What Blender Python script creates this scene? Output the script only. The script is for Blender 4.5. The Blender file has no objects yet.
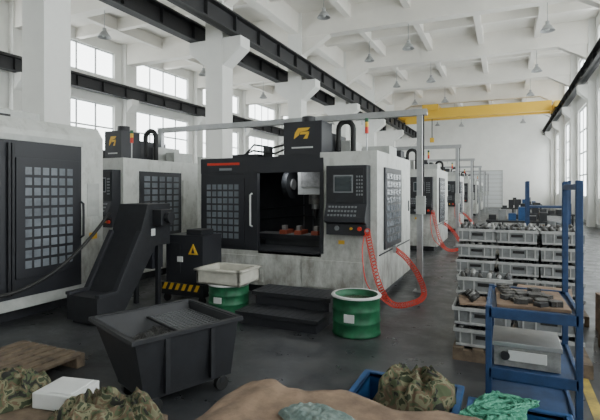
import bpy, bmesh, math, random
from mathutils import Vector, Matrix, noise
random.seed(7)
S=bpy.context.scene
# ---------------------------------------------------------------- materials
def mat(name,col,rough=.5,metal=0,emit=0,var=0,scale=4,col2=None,bump=0,coat=0,grime=0):
    m=bpy.data.materials.new(name); m.use_nodes=True
    nt=m.node_tree; b=nt.nodes['Principled BSDF']
    b.inputs['Base Color'].default_value=(*col,1); b.inputs['Roughness'].default_value=rough
    b.inputs['Metallic'].default_value=metal
    if emit:
        b.inputs['Emission Color'].default_value=(*col,1); b.inputs['Emission Strength'].default_value=emit
    if var or col2:
        tc=nt.nodes.new('ShaderNodeTexCoord'); n=nt.nodes.new('ShaderNodeTexNoise')
        n.inputs['Scale'].default_value=scale; n.inputs['Detail'].default_value=6; n.inputs['Roughness'].default_value=.65
        nt.links.new(tc.outputs['Object'],n.inputs['Vector'])
        r=nt.nodes.new('ShaderNodeValToRGB'); r.color_ramp.elements[0].position=.35; r.color_ramp.elements[1].position=.65
        c2=col2 or tuple(c*(1-var) for c in col)
        r.color_ramp.elements[0].color=(*c2,1); r.color_ramp.elements[1].color=(*col,1)
        nt.links.new(n.outputs['Fac'],r.inputs['Fac']); last=r.outputs['Color']
        if grime:
            mp=nt.nodes.new('ShaderNodeMapping'); mp.inputs['Scale'].default_value=(4,4,2.2)
            nt.links.new(tc.outputs['Object'],mp.inputs['Vector'])
            g=nt.nodes.new('ShaderNodeTexNoise'); g.inputs['Scale'].default_value=1.3; g.inputs['Detail'].default_value=9; g.inputs['Roughness'].default_value=.72
            nt.links.new(mp.outputs[0],g.inputs['Vector'])
            sx=nt.nodes.new('ShaderNodeSeparateXYZ'); nt.links.new(tc.outputs['Object'],sx.inputs[0])
            zr=nt.nodes.new('ShaderNodeMapRange'); zr.inputs[1].default_value=0; zr.inputs[2].default_value=1.6; zr.inputs[3].default_value=.19; zr.inputs[4].default_value=-.02
            nt.links.new(sx.outputs['Z'],zr.inputs[0])
            ad=nt.nodes.new('ShaderNodeMath'); ad.operation='ADD'; nt.links.new(g.outputs['Fac'],ad.inputs[0]); nt.links.new(zr.outputs[0],ad.inputs[1])
            gr=nt.nodes.new('ShaderNodeMapRange'); gr.inputs[1].default_value=.5; gr.inputs[2].default_value=.82; gr.inputs[3].default_value=0; gr.inputs[4].default_value=grime
            nt.links.new(ad.outputs[0],gr.inputs[0])
            mx=nt.nodes.new('ShaderNodeMix'); mx.data_type='RGBA'; nt.links.new(gr.outputs[0],mx.inputs[0]); nt.links.new(last,mx.inputs[6]); mx.inputs[7].default_value=(.11,.092,.065,1)
            last=mx.outputs[2]
        nt.links.new(last,b.inputs['Base Color'])
        if bump:
            bp=nt.nodes.new('ShaderNodeBump'); bp.inputs['Strength'].default_value=bump; bp.inputs['Distance'].default_value=.02
            nt.links.new(n.outputs['Fac'],bp.inputs['Height']); nt.links.new(bp.outputs['Normal'],b.inputs['Normal'])
    return m
def camo_mat(name):
    m=bpy.data.materials.new(name); m.use_nodes=True; nt=m.node_tree; b=nt.nodes['Principled BSDF']
    b.inputs['Roughness'].default_value=.95
    tc=nt.nodes.new('ShaderNodeTexCoord'); n=nt.nodes.new('ShaderNodeTexNoise')
    n.inputs['Scale'].default_value=13; n.inputs['Detail'].default_value=2.5; n.inputs['Distortion'].default_value=.9
    nt.links.new(tc.outputs['Object'],n.inputs['Vector'])
    r=nt.nodes.new('ShaderNodeValToRGB'); cr=r.color_ramp; cr.interpolation='CONSTANT'
    cr.elements[0].position=0; cr.elements[0].color=(.015,.015,.012,1)
    cr.elements[1].position=.40; cr.elements[1].color=(.06,.075,.036,1)
    for p,c in((.48,(.11,.075,.045,1)),(.54,(.15,.145,.085,1)),(.62,(.032,.042,.02,1))):
        e=cr.elements.new(p); e.color=c
    nt.links.new(n.outputs['Fac'],r.inputs['Fac']); nt.links.new(r.outputs['Color'],b.inputs['Base Color'])
    return m
M={}
M['wall']=mat('painted_plaster',(.82,.82,.79),.85,var=.07,scale=1.2)
M['ceil']=mat('ceiling_paint',(.85,.825,.77),.85,var=.08,scale=.6)
M['white']=mat('machine_white',(.57,.58,.55),.5,var=.15,scale=3,grime=.75)
M['offw']=mat('machine_grey_white',(.47,.48,.46),.5,var=.2,scale=5)
M['black']=mat('machine_black',(.018,.019,.024),.5)
M['dark']=mat('dark_steel',(.016,.017,.021),.55,var=.4,scale=9)
M['inner']=mat('enclosure_lining',(.028,.03,.033),.5,var=.4,scale=5)
M['blackrail']=mat('runway_beam_black',(.02,.02,.022),.6)
M['glassq']=mat('window_pane_grid',(.19,.21,.235),.25,var=.4,scale=2.5)
M['pane']=mat('daylit_glazing',(.93,.98,.98),.3,emit=5.7)
M['frame']=mat('window_frame',(.6,.62,.63),.5)
M['steel']=mat('galvanised_steel',(.45,.46,.47),.4,metal=.7,var=.15,scale=8)
M['alu']=mat('cast_metal',(.36,.36,.35),.5,metal=.4,var=.4,scale=15)
M['mesh']=mat('wire_mesh',(.13,.135,.14),.5,metal=.5)
M['red']=mat('red_plastic',(.6,.035,.015),.4)
M['orange']=mat('red_oxide_vise',(.33,.07,.035),.5)
M['yellow']=mat('yellow_paint',(.7,.42,.03),.45)
M['stripe']=mat('floor_marking_yellow',(.5,.36,.06),.6,col2=(.16,.13,.06),scale=5)
M['crane']=mat('crane_yellow',(.8,.5,.05),.5)
M['green']=mat('green_drum_paint',(.015,.14,.06),.5,var=.5,scale=7)
M['blue']=mat('blue_paint',(.018,.055,.15),.55,var=.35,scale=10)
M['bluep']=mat('blue_plastic',(.012,.075,.22),.5,var=.3,scale=9)
M['screen']=mat('control_screen',(.03,.04,.045),.15)
M['key']=mat('keypad_grey',(.2,.21,.22),.5)
M['card']=mat('cardboard',(.27,.185,.125),.9,col2=(.14,.095,.065),scale=7,bump=.3)
M['wood']=mat('pallet_wood',(.19,.14,.095),.85,col2=(.085,.063,.045),scale=9,bump=.3)
M['poly']=mat('polystyrene_white',(.62,.63,.62),.8,var=.1,scale=6)
M['tray']=mat('grey_crate_plastic',(.25,.26,.265),.6,var=.35,scale=8)
M['rim']=mat('crate_rim',(.46,.465,.46),.6,var=.25,scale=8)
M['parts']=mat('oily_parts',(.05,.047,.043),.5,col2=(.015,.015,.015),scale=25,bump=.6)
M['cream']=mat('cream_plastic',(.58,.56,.49),.6,var=.2,scale=7)
M['rub']=mat('black_rubber',(.012,.012,.012),.6)
M['gcloth']=mat('green_netting',(.12,.40,.27),.9,col2=(.04,.2,.13),scale=40,bump=.8)
M['gycloth']=mat('grey_green_rag',(.2,.25,.23),.95,col2=(.08,.12,.11),scale=12,bump=.5)
M['camo']=camo_mat('camouflage_cloth')
M['lamp']=mat('lamp_enamel',(.35,.36,.36),.4)
M['liq']=mat('coolant',(.1,.09,.07),.1)
M['chips']=mat('metal_swarf',(.10,.098,.095),.45,metal=.4,col2=(.015,.015,.015),scale=60,bump=1)
fm=mat('floor_epoxy',(.062,.064,.067),.3,col2=(.026,.028,.032),scale=.9)
nt=fm.node_tree; bs=nt.nodes['Principled BSDF']
tc=nt.nodes.new('ShaderNodeTexCoord')
def nz(scale,det=9,rough=.7,dist=0):
    n=nt.nodes.new('ShaderNodeTexNoise'); n.inputs['Scale'].default_value=scale; n.inputs['Detail'].default_value=det; n.inputs['Roughness'].default_value=rough; n.inputs['Distortion'].default_value=dist
    nt.links.new(tc.outputs['Object'],n.inputs['Vector']); return n
def rng(src,a,b_,c,d):
    r=nt.nodes.new('ShaderNodeMapRange'); 
    for i,v in enumerate((a,b_,c,d)): r.inputs[i+1].default_value=v
    nt.links.new(src,r.inputs[0]); return r.outputs[0]
def mixc(f,a,col):
    x=nt.nodes.new('ShaderNodeMix'); x.data_type='RGBA'; nt.links.new(f,x.inputs[0]); nt.links.new(a,x.inputs[6]); x.inputs[7].default_value=(*col,1); return x.outputs[2]
n2=nz(3.2,10); n3=nz(1.1,7,.6,.6)
nt.links.new(rng(n2.outputs['Fac'],.3,.7,.2,.55),bs.inputs['Roughness'])
old=bs.inputs['Base Color'].links[0].from_socket
c=mixc(rng(n2.outputs['Fac'],.52,.72,0,.6),old,(.115,.113,.108))
c=mixc(rng(n3.outputs['Fac'],.55,.63,0,.8),c,(.012,.012,.013))
nt.links.new(c,bs.inputs['Base Color'])
M['floor']=fm
# ---------------------------------------------------------------- builder
class B:
    def __init__(s): s.bm=bmesh.new(); s.mats=[]
    def mi(s,k):
        if k not in s.mats: s.mats.append(k)
        return s.mats.index(k)
    def hexa(s,pts,m):
        v=[s.bm.verts.new(p) for p in pts]; i=s.mi(m)
        for f in((3,2,1,0),(4,5,6,7),(0,1,5,4),(1,2,6,5),(2,3,7,6),(3,0,4,7)):
            fc=s.bm.faces.new([v[k] for k in f]); fc.material_index=i
    def box(s,x0,x1,y0,y1,z0,z1,m,rot=None,axis='Z'):
        p=[(x0,y0,z0),(x1,y0,z0),(x1,y1,z0),(x0,y1,z0),(x0,y0,z1),(x1,y0,z1),(x1,y1,z1),(x0,y1,z1)]
        if rot:
            c=Vector(((x0+x1)/2,(y0+y1)/2,(z0+z1)/2)); R=Matrix.Rotation(rot,3,axis)
            p=[R@(Vector(q)-c)+c for q in p]
        s.hexa(p,m)
    def prism(s,prof,x0,x1,m,axis='X'):
        i=s.mi(m)
        def P(a,x): return (x,a[0],a[1]) if axis=='X' else ((a[0],x,a[1]) if axis=='Y' else (a[0],a[1],x))
        A=[s.bm.verts.new(P(a,x0)) for a in prof]; C=[s.bm.verts.new(P(a,x1)) for a in prof]
        n=len(prof); fs=[s.bm.faces.new(A[::-1]),s.bm.faces.new(C)]
        for k in range(n): fs.append(s.bm.faces.new([A[k],A[(k+1)%n],C[(k+1)%n],C[k]]))
        for f in fs: f.material_index=i
    def tube(s,pts,r,m,seg=8,cap=True):
        pts=[Vector(p) for p in pts]; i=s.mi(m); rings=[]; up=None
        for k,p in enumerate(pts):
            t=(pts[min(k+1,len(pts)-1)]-pts[max(k-1,0)]).normalized()
            if up is None: up=t.orthogonal().normalized()
            up=(up-t*up.dot(t))
            if up.length<1e-5: up=t.orthogonal()
            up.normalize(); w=t.cross(up); rr=r[k] if isinstance(r,(list,tuple)) else r
            rings.append([s.bm.verts.new(p+(up*math.cos(a)+w*math.sin(a))*rr) for a in [2*math.pi*j/seg for j in range(seg)]])
        for a,b in zip(rings,rings[1:]):
            for j in range(seg):
                f=s.bm.faces.new([a[j],a[(j+1)%seg],b[(j+1)%seg],b[j]]); f.material_index=i; f.smooth=seg>6
        if cap:
            f=s.bm.faces.new(rings[0][::-1]); f.material_index=i
            f=s.bm.faces.new(rings[-1]); f.material_index=i
    def cyl(s,p0,p1,r,m,seg=24,r1=None): s.tube([p0,p1],[r,r if r1 is None else r1],m,seg)
    def lathe(s,cx,cy,prof,m,seg=32):
        i=s.mi(m); R=[]
        for r,z in prof: R.append([s.bm.verts.new((cx+r*math.cos(2*math.pi*j/seg),cy+r*math.sin(2*math.pi*j/seg),z)) for j in range(seg)])
        for a,b in zip(R,R[1:]):
            for j in range(seg):
                f=s.bm.faces.new([a[j],a[(j+1)%seg],b[(j+1)%seg],b[j]]); f.material_index=i; f.smooth=True
    def heap(s,cx,cy,z0,rx,ry,h,m,seed=0,fold=.25,fr=6,n=60,drop=0):
        i=s.mi(m); g=[]
        for a in range(n+1):
            row=[]
            for b in range(n+1):
                u=a/n*2-1; v=b/n*2-1
                x=u*math.sqrt(max(0,1-v*v/2)); y=v*math.sqrt(max(0,1-u*u/2)); r=min(1,math.hypot(x,y))
                th=math.atan2(y,x)
                e=1+.16*noise.noise(Vector((math.cos(th)*1.6+seed,math.sin(th)*1.6,3+seed)))
                px,py=x*rx*e,y*ry*e
                q=Vector((px*fr+seed,py*fr+seed*2,seed*.7))
                w=Vector((noise.noise(q*.9),noise.noise(q*.9+Vector((9,3,1))),0))
                lump=.5+.5*noise.noise(q*.8+w)
                fl=1-abs(noise.noise(q*1.3+w*1.2+Vector((5,1,2))))*2.2
                f2=1-abs(noise.noise(q*3+w*2))*2
                env=max(0,1-r**4)**.7
                z=z0+env*h*(.62+.5*lump*.8+fold*.6*fl+fold*.25*f2-fold*.5)
                if drop and r>.86: z=z0-(r-.86)/.14*drop
                row.append(s.bm.verts.new((cx+px,cy+py,z)))
            g.append(row)
        for a in range(n):
            for b in range(n):
                f=s.bm.faces.new([g[a][b],g[a+1][b],g[a+1][b+1],g[a][b+1]]); f.material_index=i; f.smooth=True
    def mesh(s,name):
        bmesh.ops.recalc_face_normals(s.bm,faces=s.bm.faces)
        me=bpy.data.meshes.new(name); s.bm.to_mesh(me); s.bm.free()
        for k in s.mats: me.materials.append(M[k])
        return me
    def done(s,name,loc=(0,0,0),rz=0,bevel=0,parent=None):
        return place(s.mesh(name),name,loc,rz,bevel,parent)
def place(me,name,loc=(0,0,0),rz=0,bevel=0,parent=None):
    o=bpy.data.objects.new(name,me); S.collection.objects.link(o)
    o.location=loc; o.rotation_euler=(0,0,rz)
    if bevel:
        b=o.modifiers.new('bevel','BEVEL'); b.width=bevel; b.segments=2; b.limit_method='ANGLE'; b.angle_limit=.8
    if parent: o.parent=parent
    return o
# ---------------------------------------------------------------- room
XL,XR,YN,YF,ZC=-19.,3.8,-8.,47.,9.6
COLY=[.13+6.15*k for k in range(-1,8)]
b=B(); b.box(XL-.3,XR+.3,YN-.3,YF+.3,-.2,0,'floor'); b.done('floor')
b=B(); b.box(.6,.68,1.5,40,0,.003,'stripe'); b.done('trim_1')
b=B(); b.box(XL-.3,XR+.3,YN-.3,YF+.3,ZC,ZC+.25,'ceil'); b.done('ceiling')
wn=1
def side_wall(name,x0,x1,xp):
    global wn
    b=B(); zs=[(0,1.3),(6.2,7.6),(9.0,ZC)]
    for z0,z1 in zs: b.box(x0,x1,YN,YF,z0,z1,'wall')
    ops=[(y+.8,y+5.35) for y in COLY if y+5.35<YF-.3]+[(43.95,46.7)]  # last, narrower opening is added so its glow brightens the far wall
    e=YN
    for a,c in ops+[(YF,YF)]:
        for z0,z1 in((1.3,6.2),(7.6,9.0)): b.box(x0,x1,e,a,z0,z1,'wall')
        e=c
    b.done(name)
    for a,c in ops:
        for z0,z1,nv in((1.3,6.2,4),(7.6,9.0,1)):
            w=B(); xm=(x0+x1)/2
            w.box(xm-.01,xm+.01,a,c,z0,z1,'pane')
            for k in range(5):
                y=a+(c-a)*k/4; y0=max(a,y-.04); w.box(xm-.06,xm+.06,y0,min(c,y0+.08),z0,z1,'frame')
            for k in range(nv+1):
                z=z0+(z1-z0)*k/nv; q=max(z0,min(z1-.08,z-.04)); w.box(xm-.055,xm+.055,a,c,q,q+.08,'frame')
            w.done('window_%d'%wn); wn+=1
side_wall('wall_left',XL-.3,XL,XL)
side_wall('wall_right',XR,XR+.3,XR)
b=B(); b.box(XL-.3,-3.2,YF,YF+.3,0,ZC,'wall'); b.box(-.2,XR+.3,YF,YF+.3,0,ZC,'wall'); b.box(-3.2,-.2,YF,YF+.3,3.6,ZC,'wall'); b.done('wall_far')
b=B(); b.box(-3.19,-.21,YF+.1,YF+.18,0,3.59,'offw')
for k in range(9): b.box(-3.15,-.25,YF+.08,YF+.1,.06+.39*k,.06+.39*k+.34,'frame')
b.done('door_1')
b=B(); b.box(XL-.3,XR+.3,YN-.3,YN,0,ZC,'wall'); b.done('wall_near')
b=B(); b.box(XR-.02,XR,YN,YF,0,.15,'offw'); b.done('baseboard_right')
cb=B()
cb.box(-.33,.33,-.3,.3,0,ZC,'wall')
for sgn in(-1,1):
    cb.prism([(sgn*.3,5.7),(sgn*1.0,6.25),(sgn*1.0,6.6),(sgn*.3,6.6)],-.28,.28,'wall','Y')
cm=cb.mesh('concrete_column')
for y in COLY: place(cm,'concrete_column',(-8.6,y,0))
for x,s_,nm in((XR,-1,'r'),(XL,1,'l')):
    pb=B(); pb.box(min(0,s_*.3),max(0,s_*.3),-.3,.3,0,ZC,'wall')
    pb.prism([(s_*.3,5.9),(s_*.7,6.3),(s_*.7,6.6),(s_*.3,6.6)],-.25,.25,'wall','Y')
    pm=pb.mesh('wall_pilaster')
    for y in COLY: place(pm,'wall_pilaster',(x,y,0))
b=B()
for y in COLY:
    b.box(XL,XR,y-.24,y+.24,8.5,ZC,'ceil')
    for sg in(-1,1): b.prism([(-8.6+sg*.33,8.5),(-8.6+sg*1.6,8.5),(-8.6+sg*.33,7.75)],y-.2,y+.2,'ceil','Y')
    b.prism([(XR-.3,8.5),(XR-1.5,8.5),(XR-.3,7.8)],y-.2,y+.2,'ceil','Y')
for x in(-16.4,-13.8,-11.2,-6.1,-3.6,-1.1,1.4): b.box(x-.13,x+.13,YN,YF,9.05,ZC,'ceil')
b.box(-8.8,-8.4,YN,YF,8.7,ZC,'ceil')
for y in COLY: b.box(XL,XR,y+2.95,y+3.2,9.1,ZC,'ceil')
b.done('ceiling_beams')
def runway(x,name,z0=6.6,z1=7.2):
    b=B()
    b.box(x-.16,x+.16,YN,YF,z0,z0+.05,'blackrail'); b.box(x-.02,x+.02,YN,YF,z0,z1,'blackrail'); b.box(x-.2,x+.2,YN,YF,z1-.05,z1,'blackrail')
    b.box(x-.04,x+.04,YN,YF,z1,z1+.1,'blackrail')
    y=YN+.5
    while y<YF: b.box(x-.14,x+.14,y,y+.03,z0,z1,'blackrail'); y+=1.5
    b.done(name)
for x in(-9.4,-7.8,-18.5): runway(x,'crane_runway_beam')
runway(3.3,'crane_runway_beam',6.75,7.2)
b=B(); cy=36.5
b.box(-7.6,3.0,cy-.25,cy+.25,7.32,8.05,'crane'); b.box(-7.6,3.0,cy+.9,cy+1.3,7.32,7.95,'crane')
for x in(-7.8,3.25):
    b.box(x-.16,x+.16,cy-1.3,cy+2.4,7.42,7.82,'crane')
    for yy in(cy-1,cy+2.1): b.cyl((x-.1,yy,7.44),(x+.1,yy,7.44),.13,'dark')
b.box(-5.9,-4.7,cy-.5,cy+1.5,7.9,8.35,'crane'); b.cyl((-5.5,cy+.55,8.1),(-4.9,cy+.55,8.1),.35,'dark')
b.box(-7.2,-6.2,cy-.5,cy-.3,6.9,7.35,'crane')
b.tube([(-5.3,cy+.55,7.9),(-5.3,cy+.55,5.8)],.03,'dark'); b.box(-5.45,-5.15,cy+.4,cy+.7,5.5,5.85,'yellow')
b.done('bridge_crane')
lb=B()
lb.cyl((0,0,1.05),(0,0,.33),.012,'lamp',8); lb.cyl((0,0,.35),(0,0,.2),.07,'lamp',16)
lb.lathe(0,0,[(.07,.25),(.12,.2),(.2,.08),(.25,0),(.24,0),(.18,.08),(.06,.2)],'lamp',24)
lb.lathe(0,0,[(.0,.02),(.07,.04),(.08,.12),(.04,.2)],'poly',16)
lm=lb.mesh('pendant_lamp')
for y in COLY[1:]:
    for x in(-13.8,-3.6,1.4): place(lm,'pendant_lamp',(x,y,7.47))
    for x in(-6.1,-11.2): place(lm,'pendant_lamp',(x,y+3.07,8.07))
# ---------------------------------------------------------------- grille windows
def grille_y(b,x0,x1,z0,z1,y,nx,nz,fr=.07):
    b.box(x0,x1,y-.03,y,z0,z1,'black')
    cw=(x1-x0-2*fr)/nx; ch=(z1-z0-2*fr)/nz
    for i in range(nx):
        for j in range(nz):
            a=x0+fr+cw*i; c=z0+fr+ch*j
            b.box(a+cw*.13,a+cw*.87,y-.036,y-.03,c+ch*.13,c+ch*.87,'glassq')
def grille_x(b,y0,y1,z0,z1,x,ny,nz,fr=.07,t=.03):
    b.box(x,x+t,y0,y1,z0,z1,'black')
    cw=(y1-y0-2*fr)/ny; ch=(z1-z0-2*fr)/nz
    for i in range(ny):
        for j in range(nz):
            a=y0+fr+cw*i; c=z0+fr+ch*j
            b.box(x+t,x+t+.006,a+cw*.13,a+cw*.87,c+ch*.13,c+ch*.87,'glassq')
# ---------------------------------------------------------------- machining centre
def vmc(W=3.22,D=2.5):
    b=B(); k=W/3.22; X=lambda v:v*k
    b.box(X(-3.1),X(-.1),.12,D-.12,0,.14,'dark')
    b.box(X(-3.22),0,0,D,.14,.70,'white')
    b.box(X(-3.0),X(-1.9),-.02,0,.2,.62,'white'); b.box(X(-1.2),X(-.2),-.02,0,.2,.62,'white')
    b.box(X(-3.22),X(-3.14),.0,D,.70,2.28,'white')
    b.box(-.08,0,0,D,.70,2.28,'white')
    b.box(X(-3.14),-.08,D-.08,D,.70,2.28,'white')
    b.box(X(-3.14),-.08,1.75,1.8,.70,2.2,'inner')
    b.box(X(-3.14),-.08,.5,D-.08,2.2,2.28,'white')
    b.box(X(-3.14),X(-.9),-.01,.06,1.98,2.24,'black')
    b.box(X(-3.14),X(-.9),.06,.5,2.16,2.24,'black')
    b.box(X(-3.0),X(-2.35),-.018,-.01,2.12,2.16,'red')
    b.box(X(-2.75),X(-2.5),-.018,-.01,2.03,2.07,'key')
    b.box(X(-3.14),X(-2.02),.0,.05,.70,1.98,'black')
    grille_y(b,X(-3.1),X(-2.25),.78,1.9,0,6,8,.09)
    b.box(X(-2.24),X(-2.0),-.02,.06,.72,1.98,'black')
    b.tube([(X(-2.1),-.02,1.1),(X(-2.1),-.08,1.12),(X(-2.1),-.08,1.62),(X(-2.1),-.02,1.64)],.016,'poly')
    b.box(X(-2.0),X(-.88),-.0,.06,.66,.74,'black')
    b.box(X(-.9),-.08,0,.08,.70,2.28,'white')
    b.box(X(-.9),X(-.84),-.015,0,.72,2.2,'black')
    b.box(X(-3.14),-.08,.1,1.75,.70,.73,'inner')
    b.box(X(-3.14),X(-3.12),.06,1.75,.73,2.2,'inner'); b.box(-.9*k,-.86*k,.08,1.75,.73,2.2,'inner')
    b.box(X(-2.4),X(-1.0),.55,1.0,.84,.93,'dark'); b.box(X(-2.2),X(-1.1),.6,1.2,.73,.84,'inner')
    for i in range(4): b.box(X(-2.38),X(-1.02),.58+i*.1,.6+i*.1,.93,.934,'alu')
    for q in(-1.9,-1.62,-1.3): b.box(X(q),X(q)+.13,.58,.9,.93,1.0,'orange'); b.box(X(q)+.03,X(q)+.1,.62,.72,1.0,1.08,'alu')
    b.box(X(-1.62),X(-1.12),.75,1.5,1.62,2.2,'offw'); b.box(X(-1.56),X(-1.18),.735,.75,1.75,2.05,'alu')
    b.cyl((X(-1.37),.98,1.62),(X(-1.37),.98,1.45),.13,'alu'); b.cyl((X(-1.37),.98,1.45),(X(-1.37),.98,1.36),.08,'steel'); b.cyl((X(-1.37),.98,1.36),(X(-1.37),.98,1.2),.045,'dark',r1=.015)
    b.cyl((X(-1.92),.95,1.8),(X(-1.82),.95,1.8),.26,'inner',28); b.cyl((X(-1.82),.95,1.8),(X(-1.79),.95,1.8),.1,'alu',20)
    b.tube([(X(-1.1),1.2,1.9),(X(-1.05),.8,1.6),(X(-1.2),.85,1.28)],.012,'orange')
    for z in(1.1,1.3): b.tube([(X(-2.9),1.7,z),(X(-1.9),1.66,z+.1),(X(-1.1),1.7,z)],.015,'dark')
    for i in range(5): b.box(X(-1.95)+i*.2*k,X(-1.94)+i*.2*k,1.72,1.75,.75,1.6,'key')
    b.box(X(-.72),X(-.1),-.2,-.0,1.04,2.06,'black'); b.box(X(-.68),X(-.14),-.215,-.2,1.52,2.02,'dark')
    b.box(X(-.58),X(-.32),-.222,-.215,1.68,1.9,'screen'); b.box(X(-.6),X(-.3),-.218,-.215,1.66,1.92,'key')
    for i in range(3):
        for j in range(6): b.box(X(-.25)+i*.037*k,X(-.25)+i*.037*k+.02*k,-.222,-.215,1.62+j*.052,1.62+j*.052+.028,'key')
    b.hexa([(X(-.72),-.3,1.24),(X(-.1),-.3,1.24),(X(-.1),-.2,1.2),(X(-.72),-.2,1.2),(X(-.72),-.3,1.3),(X(-.1),-.3,1.3),(X(-.1),-.2,1.5),(X(-.72),-.2,1.5)],'black')
    for i in range(9):
        for j in range(3):
            y=-.285+j*.03; z=1.33+j*.06; b.box(X(-.67)+i*.05*k,X(-.67)+i*.05*k+.03*k,y-.012,y+.01,z-.01,z+.018,'key')
    b.cyl((X(-.2),-.2,1.14),(X(-.2),-.24,1.14),.03,'red'); b.cyl((X(-.33),-.2,1.14),(X(-.33),-.23,1.14),.02,'yellow'); b.cyl((X(-.55),-.2,1.14),(X(-.55),-.22,1.14),.035,'key')
    grille_x(b,.38,1.55,.78,2.05,0,5,9)
    b.box(0,.02,1.62,2.35,.9,1.9,'white'); b.box(0,.035,2.2,2.24,1.3,1.5,'black')
    b.box(0,.012,.1,2.4,.72,.74,'dark')
    b.box(X(-2.9),X(-2.75),-.024,-.02,.5,.58,'yellow'); b.box(X(-.6),X(-.5),-.004,0,.88,.94,'yellow')
    b.box(X(-2.2),X(-.9),1.5,2.2,2.28,2.62,'offw')
    b.box(X(-1.84),X(-1.12),.62,1.12,2.2,2.88,'black')
    b.box(X(-1.84),X(-1.12),1.12,1.9,2.28,2.72,'dark')
    def q4(*p): b.prism([(X(-1.48+(x+1.46)*.75),2.68+(z-2.65)*.75) for x,z in p],.612,.62,'yellow','Y')
    q4((-1.64,2.66),(-1.56,2.77),(-1.26,2.77),(-1.32,2.71)); q4((-1.64,2.66),(-1.5,2.71),(-1.55,2.6),(-1.67,2.52))
    q4((-1.5,2.68),(-1.28,2.68),(-1.34,2.62),(-1.52,2.62)); q4((-1.36,2.62),(-1.28,2.66),(-1.33,2.52),(-1.43,2.52))
    b.box(X(-1.68),X(-1.28),.612,.62,2.42,2.445,'poly')
    b.cyl((X(-1.48),.9,2.88),(X(-1.48),.9,3.0),.12,'dark')
    cx=X(-.92)
    pts=[(cx-.14,1.3,2.4)]+[(cx+.14*math.cos(t),1.3,2.8+.14*math.sin(t)) for t in [math.pi-i*math.pi/8 for i in range(9)]]+[(cx+.14,1.3,2.3)]
    b.tube(pts,.05,'rub')
    b.box(X(-2.95),X(-2.4),.7,1.1,2.28,2.36,'dark'); b.cyl((X(-2.3),.9,2.28),(X(-2.3),.9,2.5),.09,'dark'); b.box(X(-.7),-.2,1.6,2.2,2.28,2.5,'offw')
    b.tube([(X(-2.8),.9,2.36),(X(-2.6),.9,2.55),(X(-2.3),1.1,2.5),(X(-1.9),1.2,2.6)],.02,'rub')
    b.tube([(X(-2.9),.8,2.3),(X(-2.5),.7,2.42),(X(-2.1),.8,2.36),(X(-1.8),.9,2.5)],.018,'rub')
    b.cyl((-.3,.5,2.28),(-.3,.5,2.6),.012,'steel',8); b.cyl((-.3,.5,2.6),(-.3,.5,2.7),.03,'red',14); b.cyl((-.3,.5,2.7),(-.3,.5,2.78),.03,'yellow',14); b.cyl((-.3,.5,2.78),(-.3,.5,2.84),.03,'green',14)
    b.box(X(-3.22),X(-1.8),D,D+.35,.14,2.0,'offw')
    return b.mesh('cnc_machining_center')
vm=vmc()
for k in range(6): place(vm,'cnc_machining_center',(-1.7,6.45+6.35*k,0),bevel=.012 if k<2 else 0)
vm2=vmc(W=2.0)
place(vm2,'cnc_machining_center',(-6.2,6.0,0),bevel=.012)
for k in (1,2,3,4): place(vm2,'cnc_machining_center',(-5.75,6.4+6.35*k,0))
l=bpy.data.lights.new('enclosure_fill','AREA'); l.energy=5; l.size=.4; l.color=(.9,.95,1)  # fill light added to lift the machine interior, no fixture behind it
lo=bpy.data.objects.new('enclosure_fill',l); S.collection.objects.link(lo); lo.location=(-3.45,7.0,2.12)
# ---------------------------------------------------------------- left machine
b=B(); x1=-5.76; x0=-8.05; y0=2.45; y1=5.16
b.box(x0+.1,x1-.1,y0+.1,y1-.1,0,.15,'dark')
b.box(x0,x1,y0,y1,.15,2.5,'white')
b.prism([(x0+.2,2.5),(x1,2.5),(x1-.12,2.66),(x0+.2,2.66)],y0,y1,'white','Y')
b.box(x1,x1+.02,y0,y1,.15,.3,'offw')
b.box(x1,x1+.03,y0+.1,4.74,.3,2.34,'black')
grille_x(b,2.62,3.6,.55,2.12,x1+.03,6,10,.1)
grille_x(b,3.74,4.68,.55,2.12,x1+.03,6,10,.1)
for yy in(3.65,3.7): b.box(x1+.03,x1+.07,yy-.018,yy+.018,.35,2.3,'dark')
b.tube([(x1+.06,4.7,1.0),(x1+.12,4.7,1.03),(x1+.12,4.7,1.5),(x1+.06,4.7,1.53)],.018,'black')
b.box(x1,x1+.045,2.5,4.76,2.34,2.42,'offw')
b.box(x1,x1+.012,4.9,5.04,.95,1.05,'yellow'); b.box(x1,x1+.01,4.86,5.08,1.3,1.8,'offw')
b.box(x0+.6,x1-.5,y0+.7,y1-.7,2.66,2.82,'offw')
b.box(x1-.4,x1-.3,3.5,3.9,2.66,2.72,'dark')
b.done('enclosed_milling_machine',bevel=.015)
# ---------------------------------------------------------------- chip conveyor
b=B()
xa,xb=-5.1,-4.56
b.prism([(4.0,.05),(4.4,.05),(5.02,.9),(5.32,.9),(5.32,1.5),(4.86,1.5),(4.72,1.1),(4.3,.36),(4.0,.36)],xa,xb,'dark')
lip=[(4.0,.36),(4.3,.36),(4.72,1.1),(4.7,1.14),(4.28,.4),(4.0,.4)]
b.prism(lip,xa-.03,xa+.05,'black'); b.prism(lip,xb-.05,xb+.03,'black')
b.box(xb,xb+.16,4.95,5.2,1.2,1.42,'dark'); b.cyl((xb+.16,5.07,1.31),(xb+.24,5.07,1.31),.08,'dark')
b.box(xb,xb+.01,4.92,5.0,1.05,1.15,'poly'); b.box(xa+.12,xb-.12,4.845,4.86,1.3,1.42,'poly')
for x in(xa+.06,xb-.06): b.box(x-.03,x+.03,5.1,5.16,0,1.0,'dark')
b.box(xa+.05,xb-.05,4.05,4.11,0,.06,'dark'); b.box(xa+.05,xb-.05,4.3,4.36,0,.06,'dark')
b.box(xa+.1,xb-.1,5.06,5.28,.55,.92,'black')
b.done('chip_conveyor',bevel=.008)
b=B()
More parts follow.
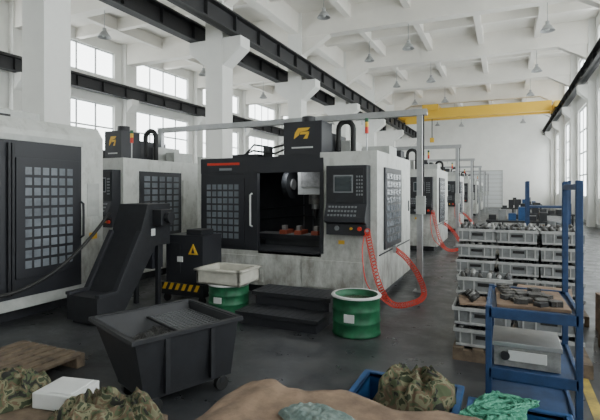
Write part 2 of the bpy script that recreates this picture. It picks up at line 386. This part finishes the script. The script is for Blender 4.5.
b.box(-4.72,-4.04,5.42,5.9,.3,1.02,'black'); b.box(-4.78,-4.0,5.38,5.95,.12,.3,'dark')
for x in(-4.72,-4.07): 
    for y in(5.45,5.85): b.cyl((x,y-.02,.06),(x,y+.02,.06),.06,'rub',14)
for i in range(6):
    x=-4.76+i*.118; b.hexa([(x,5.375,.2),(x+.06,5.375,.2),(x+.06,5.38,.2),(x,5.38,.2),(x+.05,5.375,.3),(x+.11,5.375,.3),(x+.11,5.38,.3),(x+.05,5.38,.3)],'yellow')
b.prism([(-4.3,.74),(-4.12,.74),(-4.21,.9)],5.412,5.42,'yellow','Y'); b.prism([(-4.24,.76),(-4.18,.76),(-4.21,.85)],5.408,5.412,'black','Y')
b.box(-4.65,-4.45,5.41,5.42,.45,.9,'dark'); b.box(-4.5,-4.4,5.405,5.42,.62,.7,'poly')
b.box(-4.4,-4.12,5.5,5.8,1.02,1.1,'dark')
b.done('coolant_control_cabinet',bevel=.008)
b=B(); P=[]
for i in range(31):
    t=i/30; P.append((-5.62+.40*math.sin(t*math.pi*.5),2.5+2.3*t,.62-.3*math.sin(t*3.14)+.75*t*t))
b.tube(P,.024,'rub'); b.done('coolant_hose')
# ---------------------------------------------------------------- chip bin
b=B(); w,d=.46,.42; t=.02
def ring(xa,xb,ya,yb,z): return [(xa,ya,z),(xb,ya,z),(xb,yb,z),(xa,yb,z)]
top=ring(-w,w,-d,d,.6); bot=ring(-.36,.42,-.37,.14,.13); ti=ring(-w+t,w-t,-d+t,d-t,.6); bi=ring(-.34,.40,-.35,.12,.16)
for k in range(4):
    j=(k+1)%4
    b.hexa([bot[k],bot[j],bi[j],bi[k],top[k],top[j],ti[j],ti[k]],'dark')
b.box(-.36,.42,-.37,.14,.11,.16,'dark')
for x0_,x1_,y0_,y1_ in((-w-.03,w+.03,-d-.03,-d+.01),(-w-.03,w+.03,d-.01,d+.03),(-w-.03,-w+.01,-d,d),(w-.01,w+.03,-d,d)): b.box(x0_,x1_,y0_,y1_,.575,.61,'dark')
for x in(-.28,.32):
    for y in(-.36,.1): b.cyl((x,y-.025,.06),(x,y+.025,.06),.06,'rub',18); b.box(x-.025,x+.025,y-.03,y+.03,.07,.12,'dark')
for x in(-.2,.2): b.box(x-.02,x+.02,-d-.012,-d+.03,.15,.58,'dark')
for i in range(12):
    x=.02+i*(w-.06)/11; b.box(x-.003,x+.003,-d+.03,d-.03,.53,.536,'mesh')
for i in range(20):
    y=-d+.04+i*(2*d-.08)/19; b.box(0,w-.03,y-.003,y+.003,.53,.536,'mesh')
b.box(-.01,.01,-d+.02,d-.02,.52,.54,'dark')
b.heap(0.0,0,.3,.41,.36,.2,'chips',3,.5,10,60)
b.box(-.38,.4,-.34,.3,.28,.34,'chips')
b.done('metal_chip_bin',(-2.66,3.05,0),math.radians(68),bevel=.004)
# ---------------------------------------------------------------- drums
def drum(name,x,y,h,r):
    b=B(); 
    prof=[(0,.0),(r,0),(r+.01,.015),(r,.03),(r,h*.32),(r+.008,h*.345),(r,h*.37),(r,h*.62),(r+.008,h*.65),(r,h*.68),(r,h-.03),(r+.015,h-.015),(r+.01,h),(r-.02,h),(r-.02,h-.08)]
    b.lathe(0,0,prof,'green',40); b.lathe(0,0,[(r-.02,h-.08),(0,h-.08)],'liq',40)
    b.lathe(0,0,[(r+.012,h-.02),(r+.02,h-.01),(r+.012,h+.004),(r-.025,h+.004)],'poly',40)
    b.box(-.06,.06,-r-.006,-r+.02,h*.4,h*.6,'poly')
    return b.done(name,(x,y,0))
drum('green_oil_drum',-1.62,5.18,.46,.28)
drum('green_oil_drum',-3.55,5.37,.40,.28)
b=B()
for x0_,x1_,y0_,y1_ in((-.38,.32,-.27,-.23),(-.38,.32,.23,.27),(-.38,-.34,-.27,.27),(.28,.32,-.27,.27)): b.box(x0_,x1_,y0_,y1_,0,.2,'cream')
b.box(-.38,.32,-.27,.27,0,.03,'cream'); b.box(-.41,.35,-.3,-.23,.18,.21,'cream'); b.box(-.41,.35,.23,.3,.18,.21,'cream'); b.box(-.41,-.34,-.3,.3,.18,.21,'cream'); b.box(.28,.35,-.3,.3,.18,.21,'cream')
b.heap(-.03,0,.03,.26,.18,.1,'alu',8,.4,7,20)
b.done('plastic_wash_basin',(-3.53,5.37,.405),bevel=.01)
b=B()
b.box(-3.12,-1.98,4.85,5.3,.12,.17,'dark'); b.box(-3.08,-2.02,4.9,5.3,0,.12,'black')
b.box(-3.12,-1.98,5.26,5.75,.29,.34,'dark'); b.box(-3.08,-2.02,5.31,5.72,0,.29,'black')
for i in range(12):
    x=-3.06+i*.09; b.box(x,x+.03,4.88,5.22,.17,.175,'dark'); b.box(x,x+.03,5.3,5.7,.34,.345,'dark')
b.done('machine_steps',bevel=.006)
# ---------------------------------------------------------------- red coil hoses
def path_interp(C,n):
    C=[Vector(c) for c in C]; out=[]
    C=[C[0]]+C+[C[-1]]
    m=len(C)-3
    for i in range(n+1):
        s=i/n*m; k=min(int(s),m-1); t=s-k; p0,p1,p2,p3=C[k:k+4]
        out.append(.5*((2*p1)+(-p0+p2)*t+(2*p0-5*p1+4*p2-p3)*t*t+(-p0+3*p1-3*p2+p3)*t**3))
    return out
b=B()
cp=path_interp([(-1.78,6.2,1.12),(-1.70,6.15,.8),(-1.58,6.12,.38),(-1.42,6.2,.12),(-1.2,6.6,.07),(-1.12,7.0,.12),(-1.25,7.25,.35),(-1.45,7.3,.6),(-1.63,7.3,.74)],900)
H=[]
for i,p in enumerate(cp):
    a=i*.52; H.append(p+Vector((math.cos(a)*.038,math.sin(a)*.02,math.sin(a)*.032)))
b.tube(H,.007,'red',5)
b.box(-1.66,-1.61,7.27,7.33,.68,.8,'steel'); b.tube([(-1.78,6.21,1.12),(-1.78,6.18,1.12)],.02,'steel')
b.tube(path_interp([(-1.82,6.2,1.06),(-1.82,6.1,.8),(-1.74,6.05,.4),(-1.55,6.1,.2),(-1.42,6.15,.1)],60),.009,'red',6)
hm=b.mesh('coiled_air_hose')
for k in range(3): place(hm,'coiled_air_hose',(0,6.35*k,0))
gb=B(); zt=2.95
gb.box(-.045,.045,-.045,.045,0,zt,'steel'); gb.box(-.1,.1,-.1,.1,0,.02,'steel')
gb.box(-5.6,.12,-.06,.06,zt,zt+.04,'steel'); gb.box(-5.6,.12,-.06,-.05,zt+.04,zt+.1,'steel'); gb.box(-5.6,.12,.05,.06,zt+.04,zt+.1,'steel')
gb.box(-5.6,-5.5,-.045,.045,0,zt,'steel')
for i in range(4): gb.tube([(-4.6+i*1.2,0,zt),(-4.6+i*1.2,0,zt-.1)],.012,'steel',6)
gb.box(-.05,.1,-.09,-.045,1.3,1.6,'offw'); gb.tube([(.07,-.06,1.6),(.07,-.06,zt)],.014,'rub',6)
gm=gb.mesh('cable_gantry')
for k in range(6): place(gm,'cable_gantry',(-1.3,7.7+6.45*k,0))
# ---------------------------------------------------------------- stacked crates right
def pallet(b,x0,x1,y0,y1,z=0):
    for i in range(3):
        y=y0+(y1-y0-.09)*i/2; b.box(x0,x1,y,y+.09,z,z+.1,'wood')
    n=7
    for i in range(n):
        x=x0+(x1-x0-.1)*i/(n-1); b.box(x,x+.1,y0,y1,z+.1,z+.125,'wood')
def tray(b,cx,cy,z,w=.46,d=.34,h=.15,m='tray',fill=True):
    T=.015
    def rr(ww,dd,zz): return [(cx-ww/2,cy-dd/2,zz),(cx+ww/2,cy-dd/2,zz),(cx+ww/2,cy+dd/2,zz),(cx-ww/2,cy+dd/2,zz)]
    bo=rr(w*.95,d*.95,z);to=rr(w,d,z+h);bi=rr(w*.91,d*.91,z);ti_=rr(w-2*T,d-2*T,z+h)
    for k in range(4):
        j=(k+1)%4; b.hexa([bo[k],bo[j],bi[j],bi[k],to[k],to[j],ti_[j],ti_[k]],m)
    b.box(cx-w*.45,cx+w*.45,cy-d*.45,cy+d*.45,z,z+.012,m)
    b.box(cx-w/2-.012,cx+w/2+.012,cy-d/2-.014,cy-d/2+.01,z+h-.035,z+h,'rim'); b.box(cx-w/2-.014,cx-w/2+.01,cy-d/2,cy+d/2,z+h-.035,z+h,'rim')
    b.box(cx-w/2+.01,cx+w/2-.01,cy-d/2-.006,cy-d/2+.02,z+.01,z+.03,'rim')
    for q in(-.4,-.2,.2,.4): b.box(cx+q*w-.007,cx+q*w+.007,cy-d/2-.008,cy-d/2+.03,z+.02,z+h-.03,'rim')
    b.box(cx-.07,cx+.07,cy-d/2-.004,cy-d/2+.03,z+h*.48,z+h*.68,'rub')
    if fill:
        for i in range(12):
            x=cx-w*.4+w*.8*(i%6)/5; y=cy-d*.32+d*.4*(i//6)+random.uniform(-.02,.02)
            b.cyl((x,y-.05,z+h-.01),(x+random.uniform(-.03,.03),y+.06,z+h+random.uniform(.0,.03)),random.uniform(.018,.03),random.choice(['parts','parts','parts','alu','dark']),8)
b=B(); pallet(b,-.6,.95,6.55,7.7)
for tier in range(5):
    for c in range(3):
        for r in range(2): tray(b,-.36+c*.515+random.uniform(-.015,.015),6.85+r*.5+random.uniform(-.02,.02),.125+tier*.215,w=.49,d=.42,h=.18)
b.done('stacked_parts_crates')
b=B(); pallet(b,-.48,.72,4.75,5.85)
for tier in range(3):
    for c in range(2):
        for r in range(2):
            if tier==2 and not(c==0 and r==1): continue
            tray(b,-.2+c*.58+random.uniform(-.02,.02),5.02+r*.5,.125+tier*.215,w=.54,d=.42,h=.18)
b.box(-.44,.04,4.82,5.2,.545,.56,'card',rot=.12)
for i in range(14): 
    x=random.uniform(-.42,.0); y=random.uniform(4.85,5.15); b.cyl((x,y,.575),(x+.05,y+.02,.62),.03,random.choice(['alu','parts']),8)
b.box(.1,.6,4.9,5.4,.55,.68,'card',rot=-.1)
b.done('parts_pallet_stack')
b=B(); X0,X1,Y0,Y1=-.1,.42,3.27,4.0; p=.02
for x in(X0,X1):
    for y in(Y0,Y1):
        top_=1.76 if x==X1 else .93
        b.box(x-p,x+p,y-p,y+p,.1,top_,'blue'); b.cyl((x,y-.015,.05),(x,y+.015,.05),.05,'rub',16); b.box(x-.02,x+.02,y-.022,y+.022,.06,.11,'steel')
for z in(.9,.5,.16):
    b.box(X0,X1,Y0,Y1,z-.015,z,'blue')
    for (a,c,e,f) in((X0,X1,Y0-.02,Y0+.005),(X0,X1,Y1-.005,Y1+.02),(X0-.02,X0+.005,Y0,Y1),(X1-.005,X1+.02,Y0,Y1)): b.box(a,c,e,f,z-.05,z+.02,'blue')
b.box(X1-.015,X1+.015,Y0,Y1,1.7,1.74,'blue')
b.done('blue_tool_cart',bevel=.004)
b=B(); b.box(-.07,.33,3.36,3.72,.505,.66,'alu'); b.box(-.08,.34,3.35,3.73,.64,.67,'steel'); b.cyl((-.0,3.355,.58),(-.0,3.34,.58),.03,'dark')
b.box(.02,.25,3.345,3.352,.55,.62,'poly'); b.done('metal_junction_box',bevel=.006)
b=B(); b.box(-.06,.38,3.35,3.92,.905,.925,'card',rot=.04)
for i in range(26):
    x=random.uniform(-.02,.33); y=random.uniform(3.38,3.87); b.box(x-.035,x+.035,y-.03,y+.03,.925,.925+random.uniform(.02,.04),random.choice(['parts','dark','parts']),rot=random.random())
b.done('cardboard_parts_sheet')
b=B()
for x in(.35,.95):
    for y in(8.5,9.0): b.box(x-.025,x+.025,y-.025,y+.025,0,1.85,'blue')
for z in(.3,.9,1.4): b.box(.35,.95,8.5,9.0,z,z+.03,'blue')
for i in range(4): b.box(.4+i*.13,.5+i*.13,8.6,8.85,.93,.93+random.uniform(.1,.25),random.choice(['dark','bluep','tray']))
b.done('blue_shelf_rack')
for k,(x,y) in enumerate(((-.4,13),(.6,17),(-.1,22),(.4,28))):
    b=B()
    for dx in(0,1.4):
        for dy in(0,.7): b.box(dx-.03,dx+.03,dy-.03,dy+.03,0,.85,'dark')
    b.box(-.06,1.46,-.06,.76,.85,.9,'dark'); b.box(0,1.4,0,.7,.3,.33,'dark')
    for i in range(6): 
        q=i*.24; b.box(q,q+.18,.1,.5,.9,.9+random.uniform(.08,.4),random.choice(['dark','black','bluep','tray','parts','dark']))
        b.box(q,q+.16,.1,.5,.33,.33+random.uniform(.1,.3),random.choice(['dark','card','tray']))
    b.done('assembly_workbench',(x,y,0))
for (x,y,z,s_) in((1.15,5.6,0,.42),(1.15,5.6,.425,.34),(1.25,6.3,0,.45)):
    b=B(); b.box(-s_/2,s_/2,-s_/2,s_/2,0,s_,'card'); b.box(-.03,.03,-s_/2-.003,s_/2+.003,s_*.3,s_+.003,'cream')
    b.box(-s_/2,s_/2,-.01,.01,s_,s_+.002,'parts'); b.done('cardboard_box',(x,y,z),rz=.1)
# ---------------------------------------------------------------- foreground
b=B()
for x in(-1.15,-.15):
    for y in(1.15,2.15): b.box(x-.03,x+.03,y-.03,y+.03,0,.56,'wood')
b.box(-1.22,-.08,1.08,2.22,.56,.59,'wood'); b.done('low_wooden_table')
b=B(); i_=b.mi('card'); N=40; g=[]
for a in range(N+1):
    row=[]
    for c in range(N+1):
        x=-1.42+a/N*1.36; y=1.05+c/N*1.2+.05*math.sin(a*.4)*(c/N)
        y+=.03*noise.noise(Vector((a*.3,0,0)))*(c/N)
        z=.62+.012*noise.noise(Vector((x*4,y*4,0)))+.02*abs(noise.noise(Vector((x*6,y*4,4))))
        if x<-1.2: z-=(-1.2-x)*.35
        row.append(b.bm.verts.new((x,y,z)))
    g.append(row)
for a in range(N):
    for c in range(N):
        f=b.bm.faces.new([g[a][c],g[a+1][c],g[a+1][c+1],g[a][c+1]]); f.smooth=True; f.material_index=i_
o=b.done('cardboard_sheet'); sm=o.modifiers.new('s','SOLIDIFY'); sm.thickness=.006
b=B(); b.heap(-.80,1.94,.635,.19,.10,.045,'gycloth',11,.6,11,50); b.done('cleaning_rag')
def bin_(name,x0,x1,y0,y1,h):
    b=B(); T=.02
    b.box(x0,x1,y0,y1,0,.03,'bluep')
    for a in((x0,x1,y0,y0+T),(x0,x1,y1-T,y1),(x0,x0+T,y0,y1),(x1-T,x1,y0,y1)): b.box(*a,0,h,'bluep')
    for a in((x0-.03,x1+.03,y0-.03,y0+T),(x0-.03,x1+.03,y1-T,y1+.03),(x0-.03,x0+T,y0,y1),(x1-T,x1+.03,y0,y1)): b.box(*a,h-.03,h,'bluep')
    for k in range(4): 
        x=x0+(x1-x0)*(k+.5)/4; b.box(x-.012,x+.012,y1,y1+.02,.05,h-.03,'bluep'); b.box(x-.012,x+.012,y0-.02,y0,.05,h-.03,'bluep')
    return b.done(name,bevel=.006)
bin_('blue_plastic_bin',-.84,-.26,2.38,2.95,.48)
bin_('blue_plastic_bin',-.18,.32,2.42,2.95,.42)
b=B(); b.heap(-.47,2.72,.48,.25,.23,.16,'camo',4,.6,7,70,drop=.06); b.done('camouflage_jacket')
b=B(); b.heap(-.03,2.62,.45,.17,.24,.12,'gcloth',9,.6,10,64,drop=.05)
for j in range(9):
    P=[]
    for i in range(40):
        a=i*.33+j; P.append((-.03+(.06+.01*j)*math.cos(a)*1.4+.02*math.sin(j*3),2.62+(.1+.01*j)*math.sin(a+j*.2),.55+.02*math.sin(a*1.7+j)-.004*j*abs(math.cos(a))))
    b.tube(P,.006,'gcloth',5)
b.done('green_netting_bundle')
b=B(); pallet(b,-3.1,-1.75,1.2,2.12,0)
b.box(-3.05,-1.8,1.25,2.08,.125,.38,'wood')
for k in range(3): b.box(-3.06,-1.79,1.24,2.09,.16+k*.085,.165+k*.085,'dark')
b.done('wooden_crate')
b=B(); b.box(-2.62,-2.34,1.82,2.07,.385,.48,'poly',rot=.2); b.box(-2.6,-2.36,1.84,2.05,.475,.49,'poly',rot=.2); b.done('polystyrene_box',bevel=.01)
b=B(); b.heap(-2.0,1.80,.385,.35,.28,.19,'camo',21,.6,7,70); b.done('camouflage_jacket')
b=B(); b.heap(-2.87,1.82,.385,.24,.27,.17,'camo',31,.6,7,70); b.done('camouflage_jacket')
b=B(); pallet(b,-4.6,-3.7,2.2,3.1); b.done('wooden_pallet',bevel=.003)
# ---------------------------------------------------------------- world, camera
w=bpy.data.worlds.new('sky'); S.world=w; w.use_nodes=True
w.node_tree.nodes['Background'].inputs[0].default_value=(.8,.9,1,1); w.node_tree.nodes['Background'].inputs[1].default_value=1
cd=bpy.data.cameras.new('camera'); co=bpy.data.objects.new('camera',cd); S.collection.objects.link(co)
cd.lens=27; cd.sensor_width=36; cd.shift_y=-20/600; cd.clip_end=200
co.location=(0,0,1.7); co.rotation_euler=(math.radians(90),0,math.radians(24.5))
S.camera=co
S.view_settings.view_transform='AgX'
